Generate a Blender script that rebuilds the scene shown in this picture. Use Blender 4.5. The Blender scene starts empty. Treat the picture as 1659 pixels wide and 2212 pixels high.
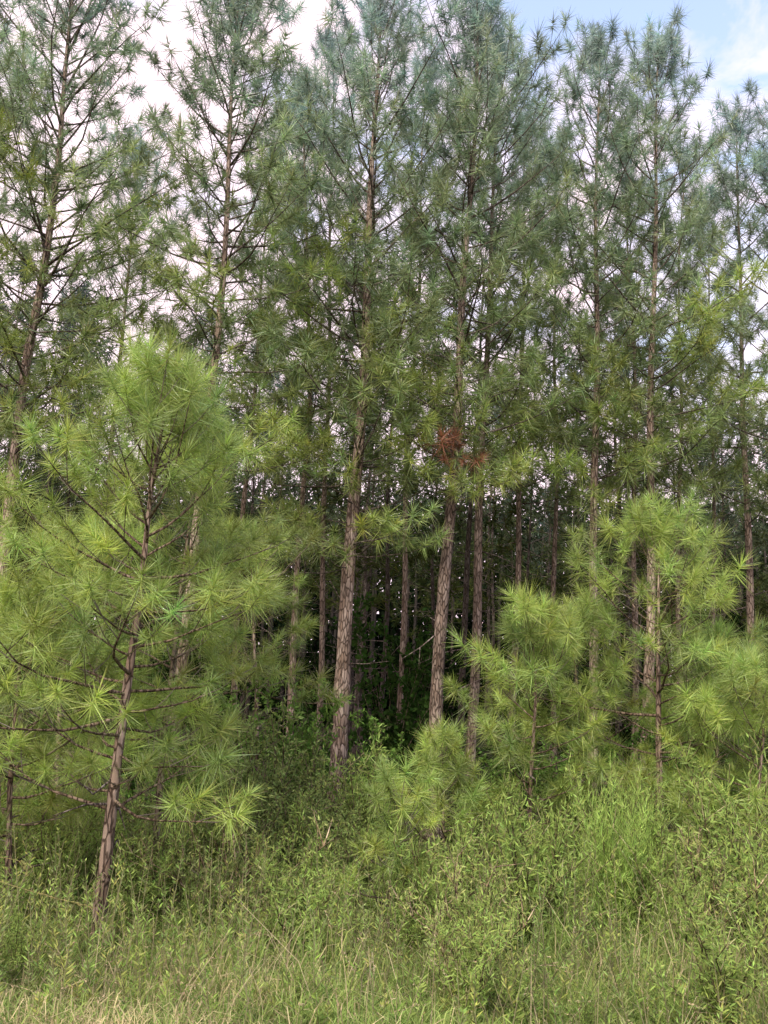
import bpy, math, time
import numpy as np
from mathutils import Matrix, Vector
T0=time.time()
rng=np.random.default_rng(7)
scene=bpy.context.scene
COL=scene.collection

# ---------------------------------------------------------------- camera
CAMZ=1.6; F=1720.0; CX,CY=829.5,1106.0
p=math.radians(11); ro=math.radians(2.8)
fw=np.array([0,math.cos(p),math.sin(p)])
r0=np.array([1.0,0,0]); u0=np.array([0,-math.sin(p),math.cos(p)])
cr=r0*math.cos(ro)+u0*math.sin(ro); cu=-r0*math.sin(ro)+u0*math.cos(ro)
cam_d=bpy.data.cameras.new("camera"); cam=bpy.data.objects.new("camera",cam_d); COL.objects.link(cam)
cam_d.sensor_fit='VERTICAL'; cam_d.sensor_height=36; cam_d.lens=F/2212*36; cam_d.clip_end=3000
cam.matrix_world=Matrix(((cr[0],cu[0],-fw[0],0),(cr[1],cu[1],-fw[1],0),(cr[2],cu[2],-fw[2],CAMZ),(0,0,0,1)))
scene.camera=cam
def at_pixel(u,v,Y):
    "world position on the ray through an image pixel, at assumed distance Y"
    d=fw+cr*(u-CX)/F-cu*(v-CY)/F
    return np.array([0,0,CAMZ])+d*(Y/d[1])
def ground(x,y):
    x=np.asarray(x,float); y=np.asarray(y,float)
    t=np.clip((y-2.5)/5.0,0,1); s=t*t*(3-2*t)
    return -0.65*s+0.05*np.sin(x*1.3+y*.7)+0.04*np.sin(x*.5-y*1.1)+ 0.02*np.sin(x*3.1)*np.sin(y*2.7)

# ---------------------------------------------------------------- mesh helpers
def tri_mesh(name,parts,mats,smooth=False):
    Vs=[];Fs=[];Cs=[];o=0
    for V,Fc,C in parts:
        if len(V)==0: continue
        Vs.append(V);Fs.append(Fc+o);Cs.append(C);o+=len(V)
    V=np.concatenate(Vs).astype(np.float32);Fc=np.concatenate(Fs).astype(np.int32);C=np.concatenate(Cs).astype(np.float32)
    me=bpy.data.meshes.new(name)
    me.vertices.add(len(V)); me.vertices.foreach_set("co",V.ravel())
    me.loops.add(len(Fc)*3); me.loops.foreach_set("vertex_index",Fc.ravel())
    me.polygons.add(len(Fc)); me.polygons.foreach_set("loop_start",np.arange(0,len(Fc)*3,3,dtype=np.int32))
    me.update(calc_edges=True)
    if smooth: me.polygons.foreach_set("use_smooth",np.ones(len(Fc),dtype=bool))
    a=me.attributes.new("col",'FLOAT_COLOR','POINT')
    a.data.foreach_set("color",np.concatenate([C,np.ones((len(C),1),np.float32)],1).ravel())
    me.materials.append(mats)
    return me
def nrm(a): return a/np.maximum(np.linalg.norm(a,axis=-1,keepdims=True),1e-9)
def tubes(P,R,sides,col):
    P=np.asarray(P,float);R=np.asarray(R,float)
    N,K,_=P.shape
    Tn=nrm(np.gradient(P,axis=1))
    mt=np.abs(Tn.mean(1))[:,2]
    ref=np.where((mt>.8)[:,None],np.array([1.,0,0]),np.array([0,0,1.]))[:,None,:]
    n1=nrm(np.cross(Tn,np.broadcast_to(ref,Tn.shape))); n2=np.cross(Tn,n1)
    a=np.arange(sides)*2*math.pi/sides
    V=P[:,:,None,:]+R[:,:,None,None]*(n1[:,:,None,:]*np.cos(a)[None,None,:,None]+n2[:,:,None,:]*np.sin(a)[None,None,:,None])
    idx=np.arange(N*K*sides).reshape(N,K,sides)
    A=idx[:,:-1,:];B=np.roll(A,-1,2);D=idx[:,1:,:];E=np.roll(D,-1,2)
    Fc=np.concatenate([np.stack([A,B,E],-1).reshape(-1,3),np.stack([A,E,D],-1).reshape(-1,3)])
    V=V.reshape(-1,3)
    C=np.broadcast_to(np.asarray(col,float),(len(V),3)) if np.ndim(col)==1 else np.repeat(col,K*sides,0)
    return V,Fc,C
def perp(d):
    ref=np.where((np.abs(d[...,2:3])>.9),np.array([1.,0,0]),np.array([0,0,1.]))
    e1=nrm(np.cross(d,ref)); return e1,np.cross(d,e1)
def needles(pos,dr,size,col,K,width,nl=.17,shoot=.22,amin=12,amax=78,r=rng,cj=.18,droop=.16):
    N=len(pos); dr=nrm(dr); e1,e2=perp(dr)
    t=r.random((N,K)); size=size[:,None]
    st=pos[:,None,:]-dr[:,None,:]*(size*shoot*(1-t))[...,None]
    ang=np.radians(amax+(amin-amax)*t**1.2+r.normal(0,12,(N,K)))
    az=r.random((N,K))*2*math.pi
    d=dr[:,None,:]*np.cos(ang)[...,None]+(e1[:,None,:]*np.cos(az)[...,None]+e2[:,None,:]*np.sin(az)[...,None])*np.sin(ang)[...,None]
    L=nl*size*(.6+.6*r.random((N,K)))
    sd=nrm(np.cross(d,r.normal(size=(N,K,3))))*(width*.5*(.7+.6*r.random((N,K))))[...,None]
    dn=np.array([0,0,-1.])
    tip=st+d*L[...,None]+dn*(L*droop*(.5+r.random((N,K))))[...,None]
    c=col[:,None,:]*(1+cj*r.normal(size=(N,K,1)))*(1+.06*r.normal(size=(N,K,3)))
    c=np.clip(c,.004,1)
    M=N*K
    V=np.stack([st-sd,st+sd,tip],2).reshape(-1,3)
    return V,np.arange(M*3).reshape(M,3),np.repeat(c.reshape(-1,3),3,0)
def leaves(pos,dr,L,W,col,r=rng,cj=.2):
    N=len(pos); dr=nrm(dr); sd=nrm(np.cross(dr,r.normal(size=(N,3))))
    L=np.broadcast_to(L,(N,))[:,None];W=np.broadcast_to(W,(N,))[:,None]
    up=np.cross(sd,dr)
    m=pos+dr*L*.5
    V=np.stack([pos,m-sd*W*.5+up*W*.15,pos+dr*L,m+sd*W*.5+up*W*.15],1).reshape(-1,3)
    b=(np.arange(N)*4)[:,None]
    Fc=np.concatenate([b+[0,1,2],b+[0,2,3]])
    c=np.clip(col*(1+cj*r.normal(size=(N,1)))*(1+.06*r.normal(size=(N,3))),.004,1)
    return V,Fc,np.repeat(c,4,0)

# ---------------------------------------------------------------- materials
def foliage_mat(name,trans=.3,gloss=0.0,rough=.5):
    m=bpy.data.materials.new(name); m.use_nodes=True; nt=m.node_tree; n=nt.nodes; n.clear(); l=nt.links
    o=n.new("ShaderNodeOutputMaterial"); mx=n.new("ShaderNodeMixShader"); b=n.new("ShaderNodeBsdfDiffuse"); t=n.new("ShaderNodeBsdfTranslucent")
    a=n.new("ShaderNodeAttribute"); a.attribute_name="col"
    l.new(a.outputs["Color"],b.inputs["Color"]); l.new(a.outputs["Color"],t.inputs["Color"])
    mx.inputs[0].default_value=trans
    l.new(b.outputs[0],mx.inputs[1]); l.new(t.outputs[0],mx.inputs[2])
    last=mx
    if gloss>0:
        g=n.new("ShaderNodeBsdfGlossy"); g.inputs["Roughness"].default_value=rough; g.inputs["Color"].default_value=(.9,.95,1,1)
        m2=n.new("ShaderNodeMixShader"); m2.inputs[0].default_value=gloss; l.new(mx.outputs[0],m2.inputs[1]); l.new(g.outputs[0],m2.inputs[2]); last=m2
    l.new(last.outputs[0],o.inputs[0])
    return m
M_NEED=foliage_mat("pine_needles",.42,.04,.5); M_FAR=foliage_mat("shaded_needles",.3); M_LEAF=foliage_mat("leaf_green",.4); M_GRASS=foliage_mat("grass_blades",.4)
def bark_mat():
    m=bpy.data.materials.new("pine_bark"); m.use_nodes=True; nt=m.node_tree; n=nt.nodes; l=nt.links; b=n["Principled BSDF"]
    tc=n.new("ShaderNodeTexCoord"); mp=n.new("ShaderNodeMapping"); mp.inputs["Scale"].default_value=(1,1,.28); l.new(tc.outputs["Object"],mp.inputs[0])
    wn=n.new("ShaderNodeTexNoise"); wn.inputs["Scale"].default_value=14; wn.inputs["Detail"].default_value=3; l.new(mp.outputs[0],wn.inputs["Vector"])
    add=n.new("ShaderNodeMixRGB"); add.blend_type='ADD'; add.inputs[0].default_value=.05; l.new(mp.outputs[0],add.inputs[1]); l.new(wn.outputs["Color"],add.inputs[2])
    vo=n.new("ShaderNodeTexVoronoi"); vo.feature='DISTANCE_TO_EDGE'; vo.inputs["Scale"].default_value=26; l.new(add.outputs[0],vo.inputs["Vector"])
    vc=n.new("ShaderNodeTexVoronoi"); vc.inputs["Scale"].default_value=26; l.new(add.outputs[0],vc.inputs["Vector"])
    ra=n.new("ShaderNodeValToRGB"); ra.color_ramp.elements[0].position=0; ra.color_ramp.elements[0].color=(.28,.25,.23,1); ra.color_ramp.elements[1].position=.14; ra.color_ramp.elements[1].color=(1,1,1,1); l.new(vo.outputs["Distance"],ra.inputs[0])
    r2=n.new("ShaderNodeValToRGB"); r2.color_ramp.elements[0].color=(.72,.63,.56,1); r2.color_ramp.elements[1].color=(1.25,1.22,1.2,1)
    sp=n.new("ShaderNodeSeparateColor"); l.new(vc.outputs["Color"],sp.inputs[0]); l.new(sp.outputs[0],r2.inputs[0])
    at=n.new("ShaderNodeAttribute"); at.attribute_name="col"
    m1=n.new("ShaderNodeMixRGB"); m1.blend_type='MULTIPLY'; m1.inputs[0].default_value=1; l.new(at.outputs["Color"],m1.inputs[1]); l.new(ra.outputs[0],m1.inputs[2])
    m2=n.new("ShaderNodeMixRGB"); m2.blend_type='MULTIPLY'; m2.inputs[0].default_value=1; l.new(m1.outputs[0],m2.inputs[1]); l.new(r2.outputs[0],m2.inputs[2])
    n3=n.new("ShaderNodeTexNoise"); n3.inputs["Scale"].default_value=3; n3.inputs["Detail"].default_value=4; l.new(tc.outputs["Object"],n3.inputs["Vector"])
    r3=n.new("ShaderNodeValToRGB"); r3.color_ramp.elements[0].position=.35; r3.color_ramp.elements[0].color=(.62,.6,.58,1); r3.color_ramp.elements[1].position=.65; r3.color_ramp.elements[1].color=(1.2,1.2,1.2,1); l.new(n3.outputs["Fac"],r3.inputs[0])
    m3=n.new("ShaderNodeMixRGB"); m3.blend_type='MULTIPLY'; m3.inputs[0].default_value=1; l.new(m2.outputs[0],m3.inputs[1]); l.new(r3.outputs[0],m3.inputs[2])
    l.new(m3.outputs[0],b.inputs["Base Color"]); b.inputs["Roughness"].default_value=.9; b.inputs["Specular IOR Level"].default_value=.2
    bp=n.new("ShaderNodeBump"); bp.inputs["Strength"].default_value=.9; bp.inputs["Distance"].default_value=.02; l.new(ra.outputs[0],bp.inputs["Height"]); l.new(bp.outputs[0],b.inputs["Normal"])
    return m
M_BARK=bark_mat()

# ---------------------------------------------------------------- pine generator
GREEN_HAZE=np.array([.305,.405,.350]); GREEN_LOW=np.array([.245,.315,.085]); BROWN=np.array([.36,.16,.08]); CLUMP=np.array([.32,.40,.09])  # crown-top green is lightened and blued to paint in lens haze
def pine(seed,axis,rad,z0,z1,nb,Lmax,young=False,far=False,dead=10,extra=(),K=52,width=.0065,colL=GREEN_LOW,colT=GREEN_HAZE,barkc=(.20,.145,.115),sub=4.2,tsize=1.0,prof=None,nl=.17,shoot=.24,amax=80,droop=.14,tden=3.6,elp=([0,.5,1],[8,30,60]),s0=.22,sl=1.0):
    r=np.random.default_rng(seed)
    axis=np.asarray(axis,float); H=axis[-1,2]
    def ax(z): return np.array([np.interp(z,axis[:,2],axis[:,0]),np.interp(z,axis[:,2],axis[:,1]),z])
    def rd(z): return rad*(1-.86*(z/H)**1.1)
    tr=[]
    nz=46 if not far else 20; zs=np.linspace(axis[0,2],H,nz); P=np.array([ax(z) for z in zs])
    wob=.012 if young else .025
    P[:,0]+=wob*np.sin(zs*1.1+r.random()*6); P[:,1]+=wob*np.sin(zs*.9+r.random()*6)
    R=np.array([rd(max(z,0)) for z in zs]); R*=1+.35*np.exp(-np.maximum(zs,0)/.25)*(0 if young else 1)
    R*=1+.04*r.normal(size=nz)
    V,Fc,C=tubes(P[None],R[None],16 if not far else 8,np.array(barkc))
    tr.append((V,Fc,C))
    prof=prof or ([0,.15,.35,.75,1],[.65,.9,1,.85,.40])
    tp=[];td=[];ts=[];tc=[]
    B6=[];R6=[];S3=[];RS3=[];Tw=[];RTw=[]
    specs=[]
    az=r.random()*6
    for i in range(nb):
        q=(i+r.random()*.9)/nb; q=q**.92
        az+=2.399+r.normal()*.35
        L=Lmax*np.interp(q,*prof)*(.45+.75*r.random())
        el=np.interp(q,*elp)+r.normal()*9
        specs.append((z0+(z1-z0)*q,az,L,el,q,0))
    for (zz,a_,L_,e_,br) in extra: specs.append((zz,a_,L_,e_,max((zz-z0)/(z1-z0),0),2 if not br else 1))
    for (zz,a,L,el,q,br) in specs:
        s=np.linspace(0,1,6); e=np.radians(el+22*s-4*np.sin(s*9+r.random()*6)); aa=a+.25*np.sin(s*3+r.random()*6)+r.normal(0,.06,6)
        step=L/5; d=np.stack([np.cos(e)*np.cos(aa),np.cos(e)*np.sin(aa),np.sin(e)],1)
        pts=np.zeros((6,3)); pts[0]=ax(zz); pts[1:]=pts[0]+np.cumsum(d[:-1]*step,0)
        br0=min(rd(zz)*.6,.006+.007*L)
        B6.append(pts); R6.append(np.linspace(br0,.0035,6))
        g0=.65+.7*r.random()
        ns=max(3,int(L*sub*(1.5 if br==2 else 1)))
        for k in range(ns+1):
            last=k==ns
            sk=1 if last else s0+(1-s0)*(k+r.random()*.8)/ns; sk=min(sk,1)
            x=sk*5; i0=min(int(x),4); pp=pts[i0]+(pts[i0+1]-pts[i0])*(x-i0); bd=d[i0]
            side=np.cross(bd,[0,0,1]); side/=np.linalg.norm(side)+1e-6
            sg=1 if k%2 else -1
            dd=bd if last else bd*.75+side*sg*(.5+.5*r.random())+np.array([0,0,.1+.35*r.random()])
            dd=dd/np.linalg.norm(dd)
            l=.18 if last else (.18+.36*L*(1.05-sk))*(.7+.6*r.random())*sl
            l=min(l,1.1)
            p1=pp+dd*l*.5; d2=dd+np.array([0,0,.25]); d2/=np.linalg.norm(d2); p2=p1+d2*l*.5
            S3.append([pp,p1,p2]); RS3.append([.004+.003*l,.0035,.003])
            nt=1+int(l*tden+r.random())
            for j in range(nt):
                tj=1-j*.8/max(nt,1)*1.0
                b0=(p1+(p2-p1)*(tj*2-1)) if tj>.5 else pp+(p1-pp)*tj*2
                dj=d2+ (0 if j==0 else 1)*r.normal(0,.45,3)+np.array([0,0,.28]); dj/=np.linalg.norm(dj)
                ln=(.05+.09*r.random())*tsize
                if j==0: ln*=.6
                e3=b0+dj*(ln+.05)
                if j: Tw.append([b0,e3]); RTw.append([.0035,.003])
                tp.append(e3); td.append(dj); sz=tsize*(.6+.7*r.random()); ts.append(sz)
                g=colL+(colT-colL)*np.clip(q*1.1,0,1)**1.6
                if br==2: g=CLUMP
                yv=r.normal()
                g=g*g0*(.8+.35*r.random())*(1+.06*np.array([yv,0,-yv]))
                if br==1: g=BROWN*(.7+.5*r.random())
                tc.append(g)
    for k in range(12 if not young else 6):
        dj=np.array([r.normal()*.45,r.normal()*.45,1.]); dj/=np.linalg.norm(dj)
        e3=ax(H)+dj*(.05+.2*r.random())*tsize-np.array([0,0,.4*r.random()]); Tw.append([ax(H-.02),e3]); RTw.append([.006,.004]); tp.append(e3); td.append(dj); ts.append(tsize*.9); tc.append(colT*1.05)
    limb=np.array([.17,.15,.125]) if not young else np.array([.18,.14,.10])
    tr.append(tubes(B6,R6,5 if not far else 3,limb)); 
    D=[];RD=[]
    lo=min(1.2,z0*.3); hi=max(z0+(z1-z0)*.35,lo+.2)
    for k in range(dead):
        zz=lo+(hi-lo)*r.random(); a=r.random()*6.28; L=(.2+1.0*r.random()**1.5)*(.4 if young else 1); el=r.normal(10,25)
        e=math.radians(el); d=np.array([math.cos(e)*math.cos(a),math.cos(e)*math.sin(a),math.sin(e)])
        q0=ax(zz); q1=q0+d*L*.5+r.normal(0,.02,3); q2=q1+d*L*.5+np.array([0,0,r.normal(0,.1)]); D.append([q0,q1,q2]); RD.append([.012,.008,.003])
        if L>.5:
            d3=nrm(d+r.normal(0,.6,3)); D.append([q1,q1+d3*L*.2,q1+d3*L*.4]); RD.append([.006,.004,.002])
    if D: tr.append(tubes(D,RD,3,np.array([.21,.18,.16])))
    tme=tri_mesh("trunk",tr,M_BARK,True)
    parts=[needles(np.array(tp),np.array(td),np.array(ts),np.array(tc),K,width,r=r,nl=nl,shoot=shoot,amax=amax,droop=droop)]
    if not far: parts+=[tubes(S3,RS3,3,limb),tubes(Tw,RTw,3,limb*1.2)]
    cme=tri_mesh("crown",parts,M_FAR if far else M_NEED)
    return tme,cme
def thing(name,loc,parts,label,cat,group=None,rot=0,sc=1):
    e=bpy.data.objects.new(name,None); e.empty_display_size=.3; COL.objects.link(e)
    e.location=loc; e.rotation_euler=(0,0,rot); e.scale=(sc,sc,sc) if np.isscalar(sc) else sc
    e["label"]=label; e["category"]=cat
    if group: e["group"]=group
    for pn,me in parts:
        o=bpy.data.objects.new(pn,me); COL.objects.link(o); o.parent=e
    return e
def pixel_traced(pts,Y,lean=0):  # trunk axis traced from image pixel points, extended down to the ground
    W=np.array([at_pixel(u,v,Y) for u,v in pts])
    d=W[0]-W[1]; gz=float(ground(W[0][0],Y))
    if W[0][2]>gz: 
        k=(W[0][2]-gz)/max(-d[2],1e-3); base=W[0]+d*k*1.0
        W=np.vstack([base[None],W])
    else: W[0][2]=gz
    loc=W[0].copy(); A=W-loc
    A=np.vstack([[A[0][0],0,-.3],A])
    return loc,A
G1="pines along the forest edge"
front=[
 dict(p=[(-28,1420),(18,1100),(58,790),(93,590),(128,330),(170,-150)],Y=10.5,w=31,cv=1000,L=2.1,nb=104,ex=[(900,5.6,1.5,5,0),(840,4.6,1.3,8,0),(600,5.9,1.8,20,0),(700,4.3,1.5,15,0),(520,4.7,1.6,20,0),(980,5.2,1.2,0,0)],lab="tall pine with forked grey limbs and open airy crown"),
 dict(p=[(345,1800),(385,1480),(435,1080),(468,740),(488,450),(522,-70)],Y=10.,w=28,cv=900,L=1.5,nb=92,ex=[(1000,5.6,1.3,5,0),(1010,.2,1.6,5,0),(950,3.6,1.2,10,0),(760,4.4,1.3,15,0)],lab="tall slender pine rising behind a bright young pine"),
 dict(p=[(725,1680),(745,1400),(765,1100),(778,900),(800,500),(820,20)],Y=11.,w=36,cv=1240,L=2.0,nb=88,ex=[(860,2.75,2.2,48,0),(880,3.6,1.9,20,0),(640,2.9,1.7,40,0),(760,3.7,1.8,25,0),(1210,4.0,1.1,5,0),(1200,5.3,1.0,8,0),(1180,3.3,1.1,10,0),(1010,3.7,1.3,5,0),(1000,5.6,1.1,5,0),(820,4.9,1.2,15,0),(700,4.6,1.4,20,0),(1090,4.5,1.0,5,0)],lab="thick reddish-barked pine standing at the forest edge"),
 dict(p=[(945,1520),(965,1200),(985,900),(997,700),(1020,400),(1032,25)],Y=11.,w=31,cv=1060,L=1.8,nb=84,ex=[(925,4.0,1.5,0,0),(900,3.5,1.5,5,0),(880,3.9,1.3,15,0),(975,4.5,.55,-20,1),(1000,4.9,.45,-30,1),(1090,5.6,1.0,5,0),(1080,4.0,.9,5,0),(1060,6.1,1.0,10,0),(1110,4.8,.8,0,0)],lab="tall straight pine with a dead rust-brown branch"),
 dict(p=[(1015,1650),(1030,1300),(1045,900),(1054,650),(1085,120)],Y=12.6,w=23,cv=1080,L=1.75,nb=66,ex=[(1000,5.0,1.2,0,0)],lab="slender grey-brown pine close to a thicker one"),
 dict(p=[(1108,1550),(1125,950),(1130,600),(1136,290)],Y=14.5,w=17,cv=1100,L=1.9,nb=56,ex=[(1000,4.6,1.5,5,0),(940,5.6,1.6,5,0),(880,3.8,1.4,10,0),(900,.2,1.5,5,0),(1060,4.2,1.3,0,0),(780,4.7,1.5,10,0)],lab="thin pine with drooping lower branches"),
 dict(p=[(1279,1600),(1285,1050),(1288,700),(1292,105)],Y=12.5,w=23,cv=1100,L=1.65,nb=74,ex=[(1060,4.0,1.1,0,0),(1040,5.2,1.0,5,0),(900,4.7,1.4,5,0),(980,3.3,1.2,5,0),(1130,4.6,.9,0,0)],lab="straight pine with narrow pointed top against the sky"),
 dict(p=[(1398,1600),(1408,1000),(1410,600),(1425,110)],Y=12.3,w=24,cv=1060,L=1.65,nb=74,ex=[(820,5.0,1.6,0,0),(900,6.0,1.6,0,0),(720,5.4,1.7,5,0),(960,3.9,1.2,0,0)],lab="straight pine with dense dark upper crown"),
 dict(p=[(1370,1600),(1372,1000),(1366,700),(1350,330)],Y=15.,w=15,cv=1100,L=1.6,nb=52,lab="thin pine standing just behind another trunk"),
 dict(p=[(1625,1500),(1613,1100),(1600,700),(1592,270)],Y=14.5,w=19,cv=1150,L=1.8,nb=58,lab="pine with sparse pointed leader above the tree line"),
 dict(p=[(1740,1600),(1720,900),(1690,260)],Y=13.5,w=24,cv=1200,L=2.0,nb=58,lab="pine with dense green crown tinted blue with haze"),
 dict(p=[(1543,1500),(1540,1000),(1525,440)],Y=16.5,w=12,cv=1150,L=1.7,nb=52,lab="thin pine deep in the stand"),
 dict(p=[(628,1500),(650,1150),(668,850),(665,500),(648,200)],Y=12.8,w=17,cv=1060,L=1.85,nb=70,ex=[(1000,4.7,1.3,5,0)],lab="slim pine with a dense rounded crown"),
 dict(p=[(512,1350),(528,1080),(560,700),(590,330)],Y=14.5,w=15,cv=1060,L=1.7,nb=52,lab="thin dark-trunked pine inside the stand"),
 dict(p=[(868,1400),(880,1000),(905,600),(920,150)],Y=13.8,w=15,cv=1060,L=1.75,nb=62,lab="slim pine with a tall dark crown"),
 dict(p=[(215,1400),(240,1000),(270,650),(300,330)],Y=14.5,w=16,cv=1100,L=1.8,nb=56,lab="thin pine in shade behind larger pines"),
 dict(p=[(1195,1500),(1200,1000),(1200,600),(1200,320)],Y=16.,w=13,cv=1120,L=1.6,nb=52,lab="thin pine deep in the stand"),
 dict(p=[(-150,1500),(-120,900),(-80,300),(-60,60)],Y=12.5,w=28,cv=1050,L=2.1,nb=58,lab="tall pine with wide-spread branches"),
 dict(p=[(690,1500),(705,1000),(715,500),(720,90)],Y=14.8,w=14,cv=1040,L=1.7,nb=56,lab="thin pine with long narrow crown"),
 dict(p=[(1465,1500),(1468,1000),(1470,500),(1480,340)],Y=15.5,w=13,cv=1150,L=1.6,nb=50,lab="thin pine in the shaded stand"),
]
used=[]
for i,t in enumerate(front):
    Y=t["Y"]; loc,A=pixel_traced(t["p"],Y)
    us=[a[0] for a in t["p"]]; vs=[a[1] for a in t["p"]]
    def vz(v):
        u=np.interp(-v,[-x for x in vs],us); return at_pixel(u,v,Y)[2]-loc[2]
    ex=[(vz(v),a,L,e,bool(b)) for v,a,L,e,b in t.get("ex",[])]
    rad=t["w"]/F*Y/2
    rr=np.random.default_rng(i+50).random(3)
    bc=np.array([.290,.235,.195])*(.8+.4*rr[0])
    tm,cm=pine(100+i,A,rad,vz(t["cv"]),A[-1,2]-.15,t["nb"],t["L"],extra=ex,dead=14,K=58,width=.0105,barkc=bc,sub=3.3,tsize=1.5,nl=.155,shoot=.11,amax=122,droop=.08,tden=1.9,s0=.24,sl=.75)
    thing("pine_tree",loc,[("trunk",tm),("crown",cm)],t["lab"],"tree",G1); used.append((loc[0],loc[1]))
print("front",time.time()-T0)
variants=[]
for i in range(5):
    r=np.random.default_rng(900+i); H=10.2+.7*i*.8
    zz=np.linspace(-.3,H,7); A=np.stack([.06*np.cumsum(r.normal(size=7)),.06*np.cumsum(r.normal(size=7)),zz],1); A[:,:2]-=A[0,:2]
    variants.append(pine(500+i,A,.05+.009*i,3.3+.3*i,H-.1,44,1.7,far=True,dead=20,K=12,width=.036,colL=GREEN_LOW*.30,colT=GREEN_HAZE*.42,sub=2.4,tden=1.6,tsize=1.7,barkc=(.13,.11,.10),shoot=.13,amax=115,s0=.3,nl=.165))  # needle and bark colours darkened to paint in the shade of the stand
r=np.random.default_rng(33); nbk=0
y=15.4
while y<34:
    w=.54*y+3; x=-w+r.random()*2
    while x<w:
        px=x+r.normal()*.45; py=y+r.normal()*.5
        if min((px-a)**2+(py-b)**2 for a,b in used)>.8:
            v=variants[r.integers(5)]; used.append((px,py))
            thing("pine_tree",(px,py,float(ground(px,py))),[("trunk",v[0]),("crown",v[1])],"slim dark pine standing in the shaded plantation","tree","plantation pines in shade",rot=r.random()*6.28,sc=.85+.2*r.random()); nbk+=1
        x+=2.45
    y+=2.8
print("bg",nbk,time.time()-T0)

# ---------------------------------------------------------------- young pines
YL=np.array([.305,.395,.080]); YT=np.array([.350,.455,.105])
ysp=[
 dict(p=[(205,2040),(240,1750),(268,1540),(305,1300),(330,1050),(365,845)],Y=5.8,w=29,cv=1780,L=1.15,nb=50,ts=1.0,lab="large bright green young pine with reddish trunk"),
 dict(p=[(330,1950),(350,1600),(385,1300),(430,960)],Y=7.2,w=16,cv=1600,L=1.05,nb=32,ts=1.05,lab="second leaning young pine with bright bushy top"),
 dict(p=[(20,2000),(25,1700),(40,1480),(60,1330)],Y=6.2,w=16,cv=1850,L=.9,nb=22,ts=1.1,lab="bright young pine at the edge of the weeds"),
 dict(p=[(842,2010),(848,1880),(868,1790),(850,1700)],Y=6.3,w=8,cv=2000,L=.22,nb=9,ts=.7,lab="small pine seedling leaning in the weeds"),
 dict(p=[(955,1950),(955,1800),(958,1700),(955,1620)],Y=7.8,w=9,cv=1900,L=.36,nb=12,ts=.85,lab="small young pine below the trunks"),
 dict(p=[(1140,1900),(1143,1700),(1155,1500),(1148,1340)],Y=8.2,w=13,cv=1790,L=.82,nb=20,ts=1.05,lab="young pine with a pointed tufted top"),
 dict(p=[(1262,1850),(1258,1650),(1250,1500),(1235,1370)],Y=8.7,w=13,cv=1760,L=.9,nb=18,ts=1.05,lab="young pine among weeds at the forest edge"),
 dict(p=[(1422,1850),(1420,1600),(1422,1400),(1428,1150)],Y=8.2,w=19,cv=1800,L=1.3,nb=38,ts=1.08,lab="bushy bright green young pine with tufted shoots"),
 dict(p=[(1640,1900),(1640,1700),(1650,1600),(1650,1500)],Y=7.4,w=14,cv=1860,L=1.0,nb=20,ts=1.1,lab="low bright young pine with wide branches"),
 dict(p=[(1540,1850),(1540,1700),(1548,1600),(1560,1420)],Y=8.9,w=13,cv=1800,L=1.0,nb=20,ts=1.05,lab="young pine beneath taller pines"),
 dict(p=[(560,1750),(556,1500),(548,1350),(540,1180)],Y=9.2,w=13,cv=1500,L=.95,nb=18,ts=1.0,lab="young pine with long arching shoots"),
 dict(p=[(120,1800),(130,1500),(150,1350),(165,1180)],Y=8.4,w=15,cv=1700,L=1.2,nb=26,ts=1.1,lab="young pine in front of the plantation"),
]
for i,t in enumerate(ysp):
    Y=t["Y"]; loc,A=pixel_traced(t["p"],Y)
    us=[a[0] for a in t["p"]]; vs=[a[1] for a in t["p"]]
    def vz(v):
        u=np.interp(-v,[-x for x in vs],us); return at_pixel(u,v,Y)[2]-loc[2]
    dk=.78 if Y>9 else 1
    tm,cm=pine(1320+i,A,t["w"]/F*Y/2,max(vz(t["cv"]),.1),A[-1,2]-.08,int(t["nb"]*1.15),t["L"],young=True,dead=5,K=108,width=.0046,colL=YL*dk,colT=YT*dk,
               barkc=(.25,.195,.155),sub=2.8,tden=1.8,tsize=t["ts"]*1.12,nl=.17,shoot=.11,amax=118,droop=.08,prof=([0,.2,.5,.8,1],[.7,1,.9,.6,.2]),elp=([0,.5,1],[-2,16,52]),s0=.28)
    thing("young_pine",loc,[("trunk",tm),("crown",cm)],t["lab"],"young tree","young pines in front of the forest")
print("young",time.time()-T0)

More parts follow.
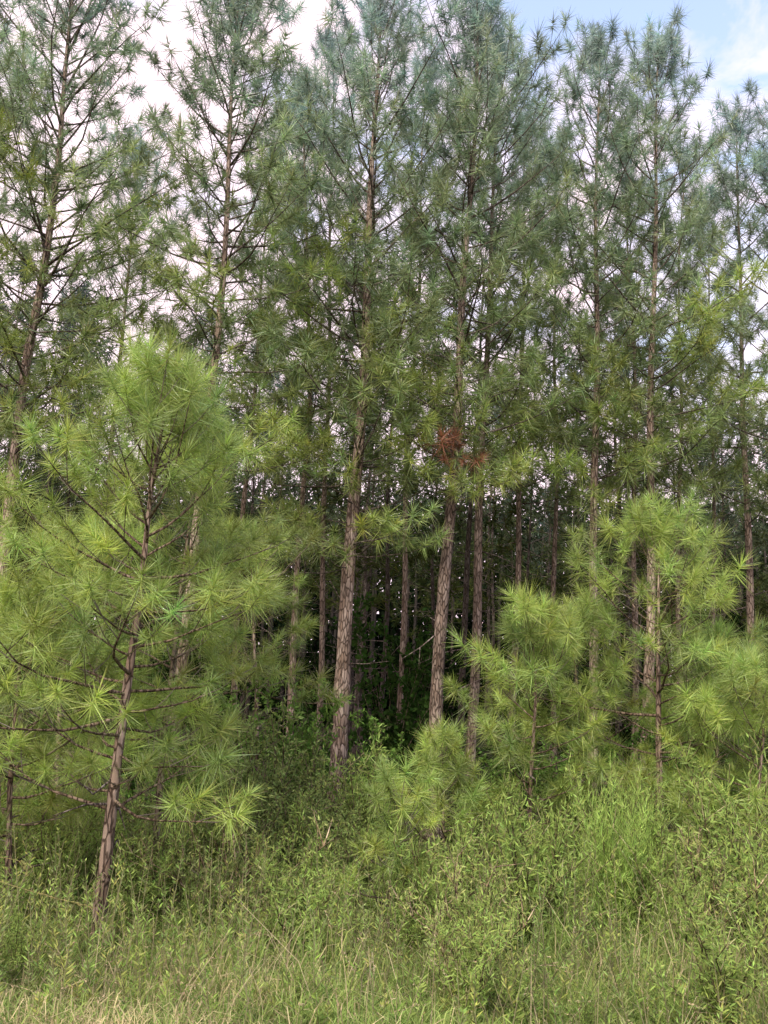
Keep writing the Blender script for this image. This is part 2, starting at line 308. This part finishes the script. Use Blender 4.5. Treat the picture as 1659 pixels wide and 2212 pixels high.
# ---------------------------------------------------------------- shrubs
def bush(seed,h,w,nst,nleaf,L,W,col,upright=.5,stemc=(.2,.16,.12)):
    r=np.random.default_rng(seed); St=[];RS=[];P=[];D=[]
    for k in range(nst):
        a=r.random()*6.28; sp=w*(.2+.8*r.random()); hh=h*(.35+.7*r.random())
        top=np.array([math.cos(a)*sp,math.sin(a)*sp,hh]); s=np.linspace(0,1,5)[:,None]
        pts=top*s**np.array([[1.4,1.4,.85]])+r.normal(0,.03,(5,3))*s
        St.append(pts); RS.append(np.linspace(.007,.002,5))
        n=nleaf//nst; t=.1+.9*r.random(n)**.8; x=t*4; i0=np.minimum(x.astype(int),3); pp=pts[i0]+(pts[i0+1]-pts[i0])*(x-i0)[:,None]
        m=10; tt=.15+.85*r.random(m); xx=tt*4; j0=np.minimum(xx.astype(int),3); bp=pts[j0]+(pts[j0+1]-pts[j0])*(xx-j0)[:,None]
        dv=nrm(r.normal(size=(m,3))+np.array([0,0,.6+upright])); tl=(.12+.3*r.random(m))*w*.8
        for q in range(m): St.append(bp[q]+dv[q]*tl[q]*np.linspace(0,1,5)[:,None]); RS.append(np.linspace(.0035,.0015,5))
        kk=r.integers(0,m,n); u=r.random(n)
        pos=np.where((r.random(n)<.85)[:,None],bp[kk]+dv[kk]*(tl[kk]*u)[:,None],pp)+r.normal(0,.014,(n,3))
        P.append(pos); D.append(nrm(dv[kk]*.6+r.normal(0,.7,(n,3))))
    P=np.concatenate(P);D=np.concatenate(D)
    c=np.tile(np.asarray(col,float),(len(P),1))
    lm=tri_mesh("foliage",[leaves(P,D,L*(.7+.6*r.random(len(P))),W,c,r)],M_LEAF)
    sm=tri_mesh("stem",[tubes(St,RS,3,np.array(stemc))],M_BARK)
    return sm,lm
def fennel(seed,h,w,nst,col):
    r=np.random.default_rng(seed); St=[];RS=[];P=[];D=[];S=[]
    for k in range(nst):
        a=r.random()*6.28; sp=w*r.random(); hh=h*(.5+.5*r.random()); top=np.array([math.cos(a)*sp,math.sin(a)*sp,hh])
        s=np.linspace(0,1,6)[:,None]; pts=top*s**np.array([[1.2,1.2,1.]]); St.append(pts); RS.append(np.linspace(.005,.0015,6))
        n=26; t=np.linspace(.2,1,n); x=t*5; i0=np.minimum(x.astype(int),4); pp=pts[i0]+(pts[i0+1]-pts[i0])*(x-i0)[:,None]
        dd=nrm(np.stack([r.normal(0,.38,n)+top[0]*.5,r.normal(0,.38,n)+top[1]*.5,np.full(n,1.)],1)); ln=.14*(1.15-t)+.05
        P.append(pp+dd*ln[:,None]); D.append(dd); S.append(ln/.2)
        for q in range(0,n,2): St.append(pp[q]+dd[q]*ln[q]*np.linspace(0,1,6)[:,None]); RS.append(np.linspace(.002,.001,6))
    P=np.concatenate(P);D=np.concatenate(D);S=np.concatenate(S)
    fm=tri_mesh("foliage",[needles(P,D,S,np.asarray(col)*(.75+.5*r.random((len(P),1))),20,.0038,nl=.14,shoot=.7,amin=6,amax=38,r=r,droop=.0)],M_LEAF)
    return tri_mesh("stem",[tubes(St,RS,3,np.array([.26,.28,.12]))],M_BARK),fm
OL=np.array([.22,.285,.09])
bv=[bush(1,1.3,.62,16,5600,.030,.011,OL),bush(2,1.05,.55,14,4600,.036,.012,OL*[1.1,1.1,.9]),bush(3,1.55,.7,16,4200,.055,.025,OL*[.6,.8,.55]),
    bush(4,2.9,1.1,16,2600,.095,.06,np.array([.040,.085,.018])),bush(5,3.6,1.4,16,3000,.12,.08,np.array([.018,.036,.010])),  # these leaf colours are darkened to carry the shade under the pines
    bush(6,.8,.42,16,2900,.042,.008,np.array([.28,.38,.10]),upright=1.4,stemc=(.28,.28,.14)),bush(7,.62,.45,16,2600,.028,.007,np.array([.34,.39,.13]),upright=1.2,stemc=(.40,.33,.22))]
fc=np.array([.31,.43,.11])
fv=[fennel(11,1.15,.34,14,fc),fennel(12,.95,.3,10,fc*.95),fennel(13,1.35,.34,20,fc*1.18)]
def put(name,u,Y,v,label,cat,grp,sc=1,seed=0):
    q=at_pixel(u,1500,Y); x=q[0]; rr=np.random.default_rng(int((u+900)*7+Y*31))
    f=.85+.3*rr.random(3)
    thing(name,(x,Y,float(ground(x,Y))),[("stem",v[0]),("foliage",v[1])],label,cat,grp,rot=rr.random()*6.28,sc=tuple(float(sc*k) for k in f))
GS="shrubs in the roadside weeds"
for u,Y,k,sc in [(620,8.4,0,1.5),(700,8.2,0,1.4),(540,8.,0,1.4),(770,8.8,1,1.2),(640,9.6,2,1.2),(560,9.4,2,1.35),(1090,7.4,0,1.0),(1040,7.8,1,1.1),(1180,7.8,1,1.),(480,7.0,1,1.1),(720,7.0,0,1.1),(1260,8.8,2,.9),(1480,8.0,0,1.1),(1580,8.2,1,1.1),(1650,7.0,1,1.),(120,7.4,0,.8),(10,7.8,2,.9),(1340,9.5,2,1.),(1100,9.4,2,1.),(840,10.,2,.9),(420,9.0,2,1.1),(660,7.6,0,1.25),(560,7.2,0,1.15),(1380,8.6,1,1.1),(1530,9.,2,1.1),(1200,8.8,0,1.),(1000,8.8,1,1.),(610,6.6,1,.9),(500,6.2,0,.7),(860,8.2,1,1.),(920,7.2,0,.85),(790,7.6,0,.95),(420,7.6,0,.9),(670,6.1,0,.65),(1030,6.3,1,.75)]:
    put("shrub",u,Y,bv[k],["fine-leaved olive green shrub in tall weeds","low leafy shrub among grass and weeds","broad-leaved green shrub at the forest edge"][k],"shrub",GS,sc)
r=np.random.default_rng(21)
for k in range(120):
    Y=4.15+4.3*r.random()**.8; u=-60+1780*((k*0.618034)%1); j=5 if r.random()<.6 else 6
    s_=(.5+1.0*r.random()**1.4)*np.interp(Y,[4.1,5.2,7],[.6,1.05,1.25])
    if u<430: s_*=.8
    if 780<u<930 and Y<6.6: s_*=.55
    put("weed_clump",u,Y,bv[j],["bushy light green weed clump with narrow leaves","low pale green leafy weed clump"][j-5],"weed","leafy weed clumps on the bank",s_)
GF="feathery weeds on the bank"
for u,Y,k,sc in [(1318,6.45,2,1.16),(1345,6.6,2,1.05),(1290,6.7,0,1.05),(1560,7.0,0,.9),(1630,6.6,2,.75),(1480,7.2,1,.9),(1170,6.6,1,.85),(470,6.0,1,.75),(1420,6.2,1,.75),(700,5.8,1,.6),(1600,5.8,1,.75),(1060,6.1,1,.65),(300,6.0,1,.6),(80,6.2,1,.6),(1230,7.4,0,.8),(1520,6.0,1,.8),(1200,5.6,1,.6),(600,6.3,1,.75),(740,6.6,1,.75),(1110,7.0,0,.8),(1000,6.8,1,.8)]:
    put("feathery_weed",u,Y,fv[k],"tall feathery light green weed clump","weed",GF,sc)
GU="dark understory bushes between trunks"
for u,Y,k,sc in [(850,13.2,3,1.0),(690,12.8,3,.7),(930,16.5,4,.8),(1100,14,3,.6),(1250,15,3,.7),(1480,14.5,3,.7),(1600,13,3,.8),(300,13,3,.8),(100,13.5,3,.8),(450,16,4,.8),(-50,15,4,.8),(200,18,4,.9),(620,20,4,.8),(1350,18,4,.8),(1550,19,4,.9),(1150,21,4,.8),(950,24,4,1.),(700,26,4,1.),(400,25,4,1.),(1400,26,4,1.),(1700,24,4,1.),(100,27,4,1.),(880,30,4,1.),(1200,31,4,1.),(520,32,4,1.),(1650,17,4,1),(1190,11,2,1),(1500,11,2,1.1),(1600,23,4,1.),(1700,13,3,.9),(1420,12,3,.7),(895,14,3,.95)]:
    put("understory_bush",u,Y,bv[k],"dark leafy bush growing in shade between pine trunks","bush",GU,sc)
print("shrubs",time.time()-T0)

# ---------------------------------------------------------------- grass / weeds (uncountable)
def simple_obj(name,me,kind,label,cat):
    o=bpy.data.objects.new(name,me); COL.objects.link(o); o["kind"]=kind; o["label"]=label; o["category"]=cat; return o
def blades(n,ymin,ymax,hm,wd,cols,seed,power=1.,clump=.5,leanr=.5,tan=None):
    r=np.random.default_rng(seed)
    y=ymin+(ymax-ymin)*r.random(n)**power; x=(r.random(n)*2-1)*(.54*y+.8)
    k=r.random(n)<clump; x=np.where(k,np.round(x/.17)*.17+np.sin(np.round(y/.15)*12.9)*.09+r.normal(0,.03,n),x); y=np.where(k,np.round(y/.15)*.15+np.sin(np.round(x/.17)*7.7)*.07+r.normal(0,.03,n),y)
    pn=.5+.5*np.sin(x*2.1+np.sin(y*1.7)*2)*np.sin(y*1.9+1.3*np.sin(x))
    p2=.5+.5*np.sin(x*1.1+4+np.sin(y*2.3))*np.cos(y*1.4+.6*x)
    h=hm*(.45+.75*r.random(n))*(.5+.9*pn)*np.interp(y,[3.5,5.5],[.75,1.1])
    a=r.random(n)*6.28; ln=leanr*r.random(n)**1.1
    b=np.stack([x,y,ground(x,y)-.02],1); dl=np.stack([np.cos(a)*ln,np.sin(a)*ln,np.zeros(n)],1)
    up=np.array([0,0,1.]); 
    m1=b+up*(h*.45)[:,None]+dl*(h*.2)[:,None]; m2=b+up*(h*.8)[:,None]+dl*(h*.6)[:,None]; tp=b+up*(h*(1-.35*ln))[:,None]+dl*(h*1.15)[:,None]
    sa=r.random(n)*6.28; sd=np.stack([np.cos(sa),np.sin(sa),np.zeros(n)],1)*(wd*.5*(.6+.8*r.random(n)))[:,None]
    V=np.stack([b-sd,b+sd,m1-sd,m1+sd,m2-sd*.7,m2+sd*.7,tp],1).reshape(-1,3); o=(np.arange(n)*7)[:,None]
    Fc=np.concatenate([o+[0,1,3],o+[0,3,2],o+[2,3,5],o+[2,5,4],o+[4,5,6]])
    ci=r.integers(0,len(cols),n); c=np.array(cols)[ci]
    if tan is not None:
        pr=np.clip(p2*1.3-.2,0.08,1)*np.interp(y,[3.5,4.2,4.9,7],[1.0,.75,.28,.15]); c=np.where((r.random(n)<pr)[:,None],np.array(tan),c)
    c=c*(.7+.55*r.random((n,1)))*(.75+.4*pn[:,None])
    return (V,Fc,np.repeat(c,7,0)),tp,nrm(tp-m2)
gc=[(.29,.38,.11),(.24,.34,.09),(.33,.39,.12),(.21,.30,.085)]
g1,_,_=blades(50000,2.8,5.4,.20,.0055,gc,1,1.0,.5,1.3,tan=(.58,.49,.27))
g2,_,_=blades(22000,4.4,9.0,.36,.006,[(.20,.28,.08),(.24,.31,.085),(.29,.33,.10)],2,1.,.6,.9,tan=(.42,.35,.20))
simple_obj("grass",tri_mesh("grass",[g1,g2],M_GRASS),"stuff","uneven green and straw-coloured grass on the bank","grass")
d1,tp,td=blades(1300,3.4,7.4,.55,.0026,[(.50,.41,.26),(.38,.29,.19),(.55,.46,.28)],3,1.,.3,1.1)
r=np.random.default_rng(5); sel=np.repeat(np.arange(0,len(tp),2),12); hp=tp[sel]-td[sel]*(r.random(len(sel))*.12)[:,None]
sh=leaves(hp,nrm(td[sel]+r.normal(0,.5,(len(sel),3))),.015,.004,np.tile([.46,.37,.23],(len(sel),1)),r)
simple_obj("dry_grass",tri_mesh("dry_grass",[d1,sh],M_GRASS),"stuff","tangled fine tan dry grass stems with seed heads","dry grass")
r=np.random.default_rng(8); n=3400; y=3.8+5.4*r.random(n)**.9; x=(r.random(n)*2-1)*(.54*y+.8)
hh=(.22+.66*r.random(n)**1.9)*np.interp(y,[3.8,5.0,7],[.5,1.0,1.35]); b=np.stack([x,y,ground(x,y)-.02],1); ln=r.normal(0,.25,(n,2)); top=b+np.stack([ln[:,0]*hh,ln[:,1]*hh,hh],1)
s=np.linspace(0,1,4)[None,:,None]; SP=b[:,None]+(top-b)[:,None]*s
stm=tubes(SP,np.tile(np.linspace(.0035,.0015,4),(n,1)),3,np.array([.28,.26,.14]))
m=34; t=.15+.85*r.random((n,m)); P=(b[:,None]+(top-b)[:,None]*t[...,None]).reshape(-1,3)
a=r.random((n,m))*6.28; D=np.stack([np.cos(a),np.sin(a),.5+.6*r.random((n,m))],-1).reshape(-1,3)
wc=np.array([(.24,.35,.085),(.29,.40,.10),(.20,.29,.085),(.29,.34,.13),(.35,.39,.11)])[r.integers(0,5,n)]
sz=(.060*(1.15-t)+.018)
lv=leaves(P,D,(sz*(.7+.6*r.random((n,m)))).ravel(),.008,np.repeat(wc,m,0),r)
simple_obj("weeds",tri_mesh("weeds",[stm,lv],M_LEAF),"stuff","mixed leafy green weeds covering the roadside bank","weeds")

for i,(pts,Y) in enumerate([([(-60,1880),(0,1905),(100,1935),(200,1960)],4.6),([(-40,1850),(10,1852),(50,1862),(60,1885)],4.8)]):
    W=np.array([at_pixel(u,v,Y+.1*k) for k,(u,v) in enumerate(pts)])
    base=np.array([W[0][0]-.15,Y,float(ground(W[0][0]-.15,Y))]); W=np.vstack([base[None],W])
    tt=np.linspace(0,len(W)-1,14); Q=np.stack([np.interp(tt,np.arange(len(W)),W[:,k]) for k in range(3)],1); Q[1:-1]=(Q[:-2]+Q[1:-1]*2+Q[2:])/4
    loc=Q[0].copy(); Q=Q-loc
    tq=np.linspace(9,13,60); i0=np.minimum(tq.astype(int),12); hp=Q[i0]+(Q[i0+1]-Q[i0])*(tq-i0)[:,None]+r.normal(0,.001,(60,3)); hd=nrm(np.gradient(Q,axis=0)[i0]+r.normal(0,.02,(60,3)))
    sm=tri_mesh("stem",[tubes(Q[None],np.linspace(.0025,.001,14)[None],4,np.array([.50,.43,.18]))],M_GRASS)
    hm_=tri_mesh("seed_head",[leaves(hp,hd,.026,.0032,np.tile([.52,.44,.18],(60,1)),r)],M_GRASS)
    thing("grass_stalk",loc,[("stem",sm),("seed_head",hm_)],"yellow arching grass stalk with drooping seed head","grass stalk","yellow seed stalks")

# ---------------------------------------------------------------- distant wood (one mass)
r=np.random.default_rng(77); n=420; y=35+20*r.random(n); x=(r.random(n)*2-1)*(.56*y+4); H=9+3*r.random(n)
b=np.stack([x,y,np.full(n,-.7)],1); S=np.stack([b,b+np.stack([r.normal(0,.1,n),r.normal(0,.1,n),H*.5],1),b+np.stack([r.normal(0,.2,n),r.normal(0,.2,n),H],1)],1)
tk=tubes(S,np.tile([.1,.07,.02],(n,1)),5,np.array([.07,.06,.055]))
n2=105000; y=37+12*r.random(n2); x=(r.random(n2)*2-1)*(.56*y+4); z=-.6+10.8*r.random(n2)**1.12
lv=leaves(np.stack([x,y,z],1),r.normal(size=(n2,3)),.42,.22,np.tile([.012,.022,.010],(n2,1)),r)  # leaf mass coloured almost black, painting in deep forest shade
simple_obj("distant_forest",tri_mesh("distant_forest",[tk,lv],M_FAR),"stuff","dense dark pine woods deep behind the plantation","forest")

# ---------------------------------------------------------------- ground
gx=np.concatenate([[-900,-300,-120],np.linspace(-60,60,161),[120,300,900]]); gy=np.concatenate([[-900,-200,-40],np.linspace(-12,90,171),[150,400,1200]])
X,Yy=np.meshgrid(gx,gy); Z=ground(X,Yy)
V=np.stack([X,Yy,Z],-1).reshape(-1,3); nx=len(gx); ny=len(gy); I=np.arange(nx*ny).reshape(ny,nx)
Fc=np.concatenate([np.stack([I[:-1,:-1],I[:-1,1:],I[1:,1:]],-1).reshape(-1,3),np.stack([I[:-1,:-1],I[1:,1:],I[1:,:-1]],-1).reshape(-1,3)])
mg=bpy.data.materials.new("forest_ground"); mg.use_nodes=True; nt=mg.node_tree; nn=nt.nodes; l=nt.links; bs=nn["Principled BSDF"]
tc=nn.new("ShaderNodeTexCoord"); nz=nn.new("ShaderNodeTexNoise"); nz.inputs["Scale"].default_value=3; nz.inputs["Detail"].default_value=10; l.new(tc.outputs["Object"],nz.inputs["Vector"])
rp=nn.new("ShaderNodeValToRGB"); e=rp.color_ramp.elements; e[0].position=.35; e[0].color=(.035,.035,.016,1); e[1].position=.68; e[1].color=(.10,.08,.045,1); x_=e.new(.5); x_.color=(.05,.06,.025,1)
l.new(nz.outputs["Fac"],rp.inputs[0]); l.new(rp.outputs[0],bs.inputs["Base Color"]); bs.inputs["Roughness"].default_value=.95; bs.inputs["Specular IOR Level"].default_value=.05
bp=nn.new("ShaderNodeBump"); bp.inputs["Distance"].default_value=.05; l.new(nz.outputs["Fac"],bp.inputs["Height"]); l.new(bp.outputs[0],bs.inputs["Normal"])
go=simple_obj("ground",tri_mesh("ground",[(V,Fc,np.ones((len(V),3))*.1)],mg,True),"structure","pine straw and weedy soil on a shallow bank","ground")

# ---------------------------------------------------------------- sky + sun
SE=48; SA=205
w=bpy.data.worlds.new("World"); scene.world=w; w.use_nodes=True; nt=w.node_tree; n=nt.nodes; l=nt.links; n.clear()
out=n.new("ShaderNodeOutputWorld"); bg=n.new("ShaderNodeBackground"); sky=n.new("ShaderNodeTexSky"); sky.sky_type='NISHITA'; sky.sun_disc=False
sky.sun_elevation=math.radians(SE); sky.sun_rotation=math.radians(SA); sky.air_density=1.2; sky.dust_density=1.5
tc=n.new("ShaderNodeTexCoord"); mp=n.new("ShaderNodeMapping"); mp.inputs["Scale"].default_value=(1,1,2.0); l.new(tc.outputs["Generated"],mp.inputs[0])
nz=n.new("ShaderNodeTexNoise"); nz.inputs["Scale"].default_value=4.2; nz.inputs["Detail"].default_value=6; nz.inputs["Roughness"].default_value=.6; nz.inputs["Distortion"].default_value=.5; l.new(mp.outputs[0],nz.inputs["Vector"])
sx=n.new("ShaderNodeSeparateXYZ"); l.new(tc.outputs["Generated"],sx.inputs[0])
def mth(op,a,b):
    q=n.new("ShaderNodeMath"); q.operation=op
    for k,v in enumerate((a,b)):
        if isinstance(v,(int,float)): q.inputs[k].default_value=v
        else: l.new(v,q.inputs[k])
    return q.outputs[0]
bias=mth('ADD',mth('MULTIPLY',sx.outputs[0],-.34),mth('MULTIPLY',sx.outputs[2],-.86))
fac=mth('ADD',nz.outputs["Fac"],mth('ADD',bias,.585))
rp=n.new("ShaderNodeValToRGB"); rp.color_ramp.elements[0].position=.42; rp.color_ramp.elements[1].position=.66; l.new(fac,rp.inputs[0])
sk=n.new("ShaderNodeMixRGB"); sk.blend_type='MULTIPLY'; sk.inputs[0].default_value=1; sk.inputs[2].default_value=(4.1,3.35,3.05,1); l.new(sky.outputs[0],sk.inputs[1])
mx=n.new("ShaderNodeMixRGB"); l.new(rp.outputs[0],mx.inputs[0]); l.new(sk.outputs[0],mx.inputs[1]); mx.inputs[2].default_value=(11.0,8.9,9.8,1)
l.new(mx.outputs[0],bg.inputs[0]); bg.inputs[1].default_value=.15; l.new(bg.outputs[0],out.inputs[0])
sd=bpy.data.lights.new("sun","SUN"); sd.energy=4.6; sd.angle=math.radians(18); sd.color=(1,.96,.84); so=bpy.data.objects.new("sun",sd); COL.objects.link(so)
e=math.radians(SE); a=math.radians(SA); dv=Vector((math.sin(a)*math.cos(e),math.cos(a)*math.cos(e),math.sin(e))); so.rotation_euler=dv.to_track_quat('Z','Y').to_euler()
scene.view_settings.view_transform='Standard'; scene.view_settings.look='None'; scene.view_settings.exposure=0
print("done",time.time()-T0)
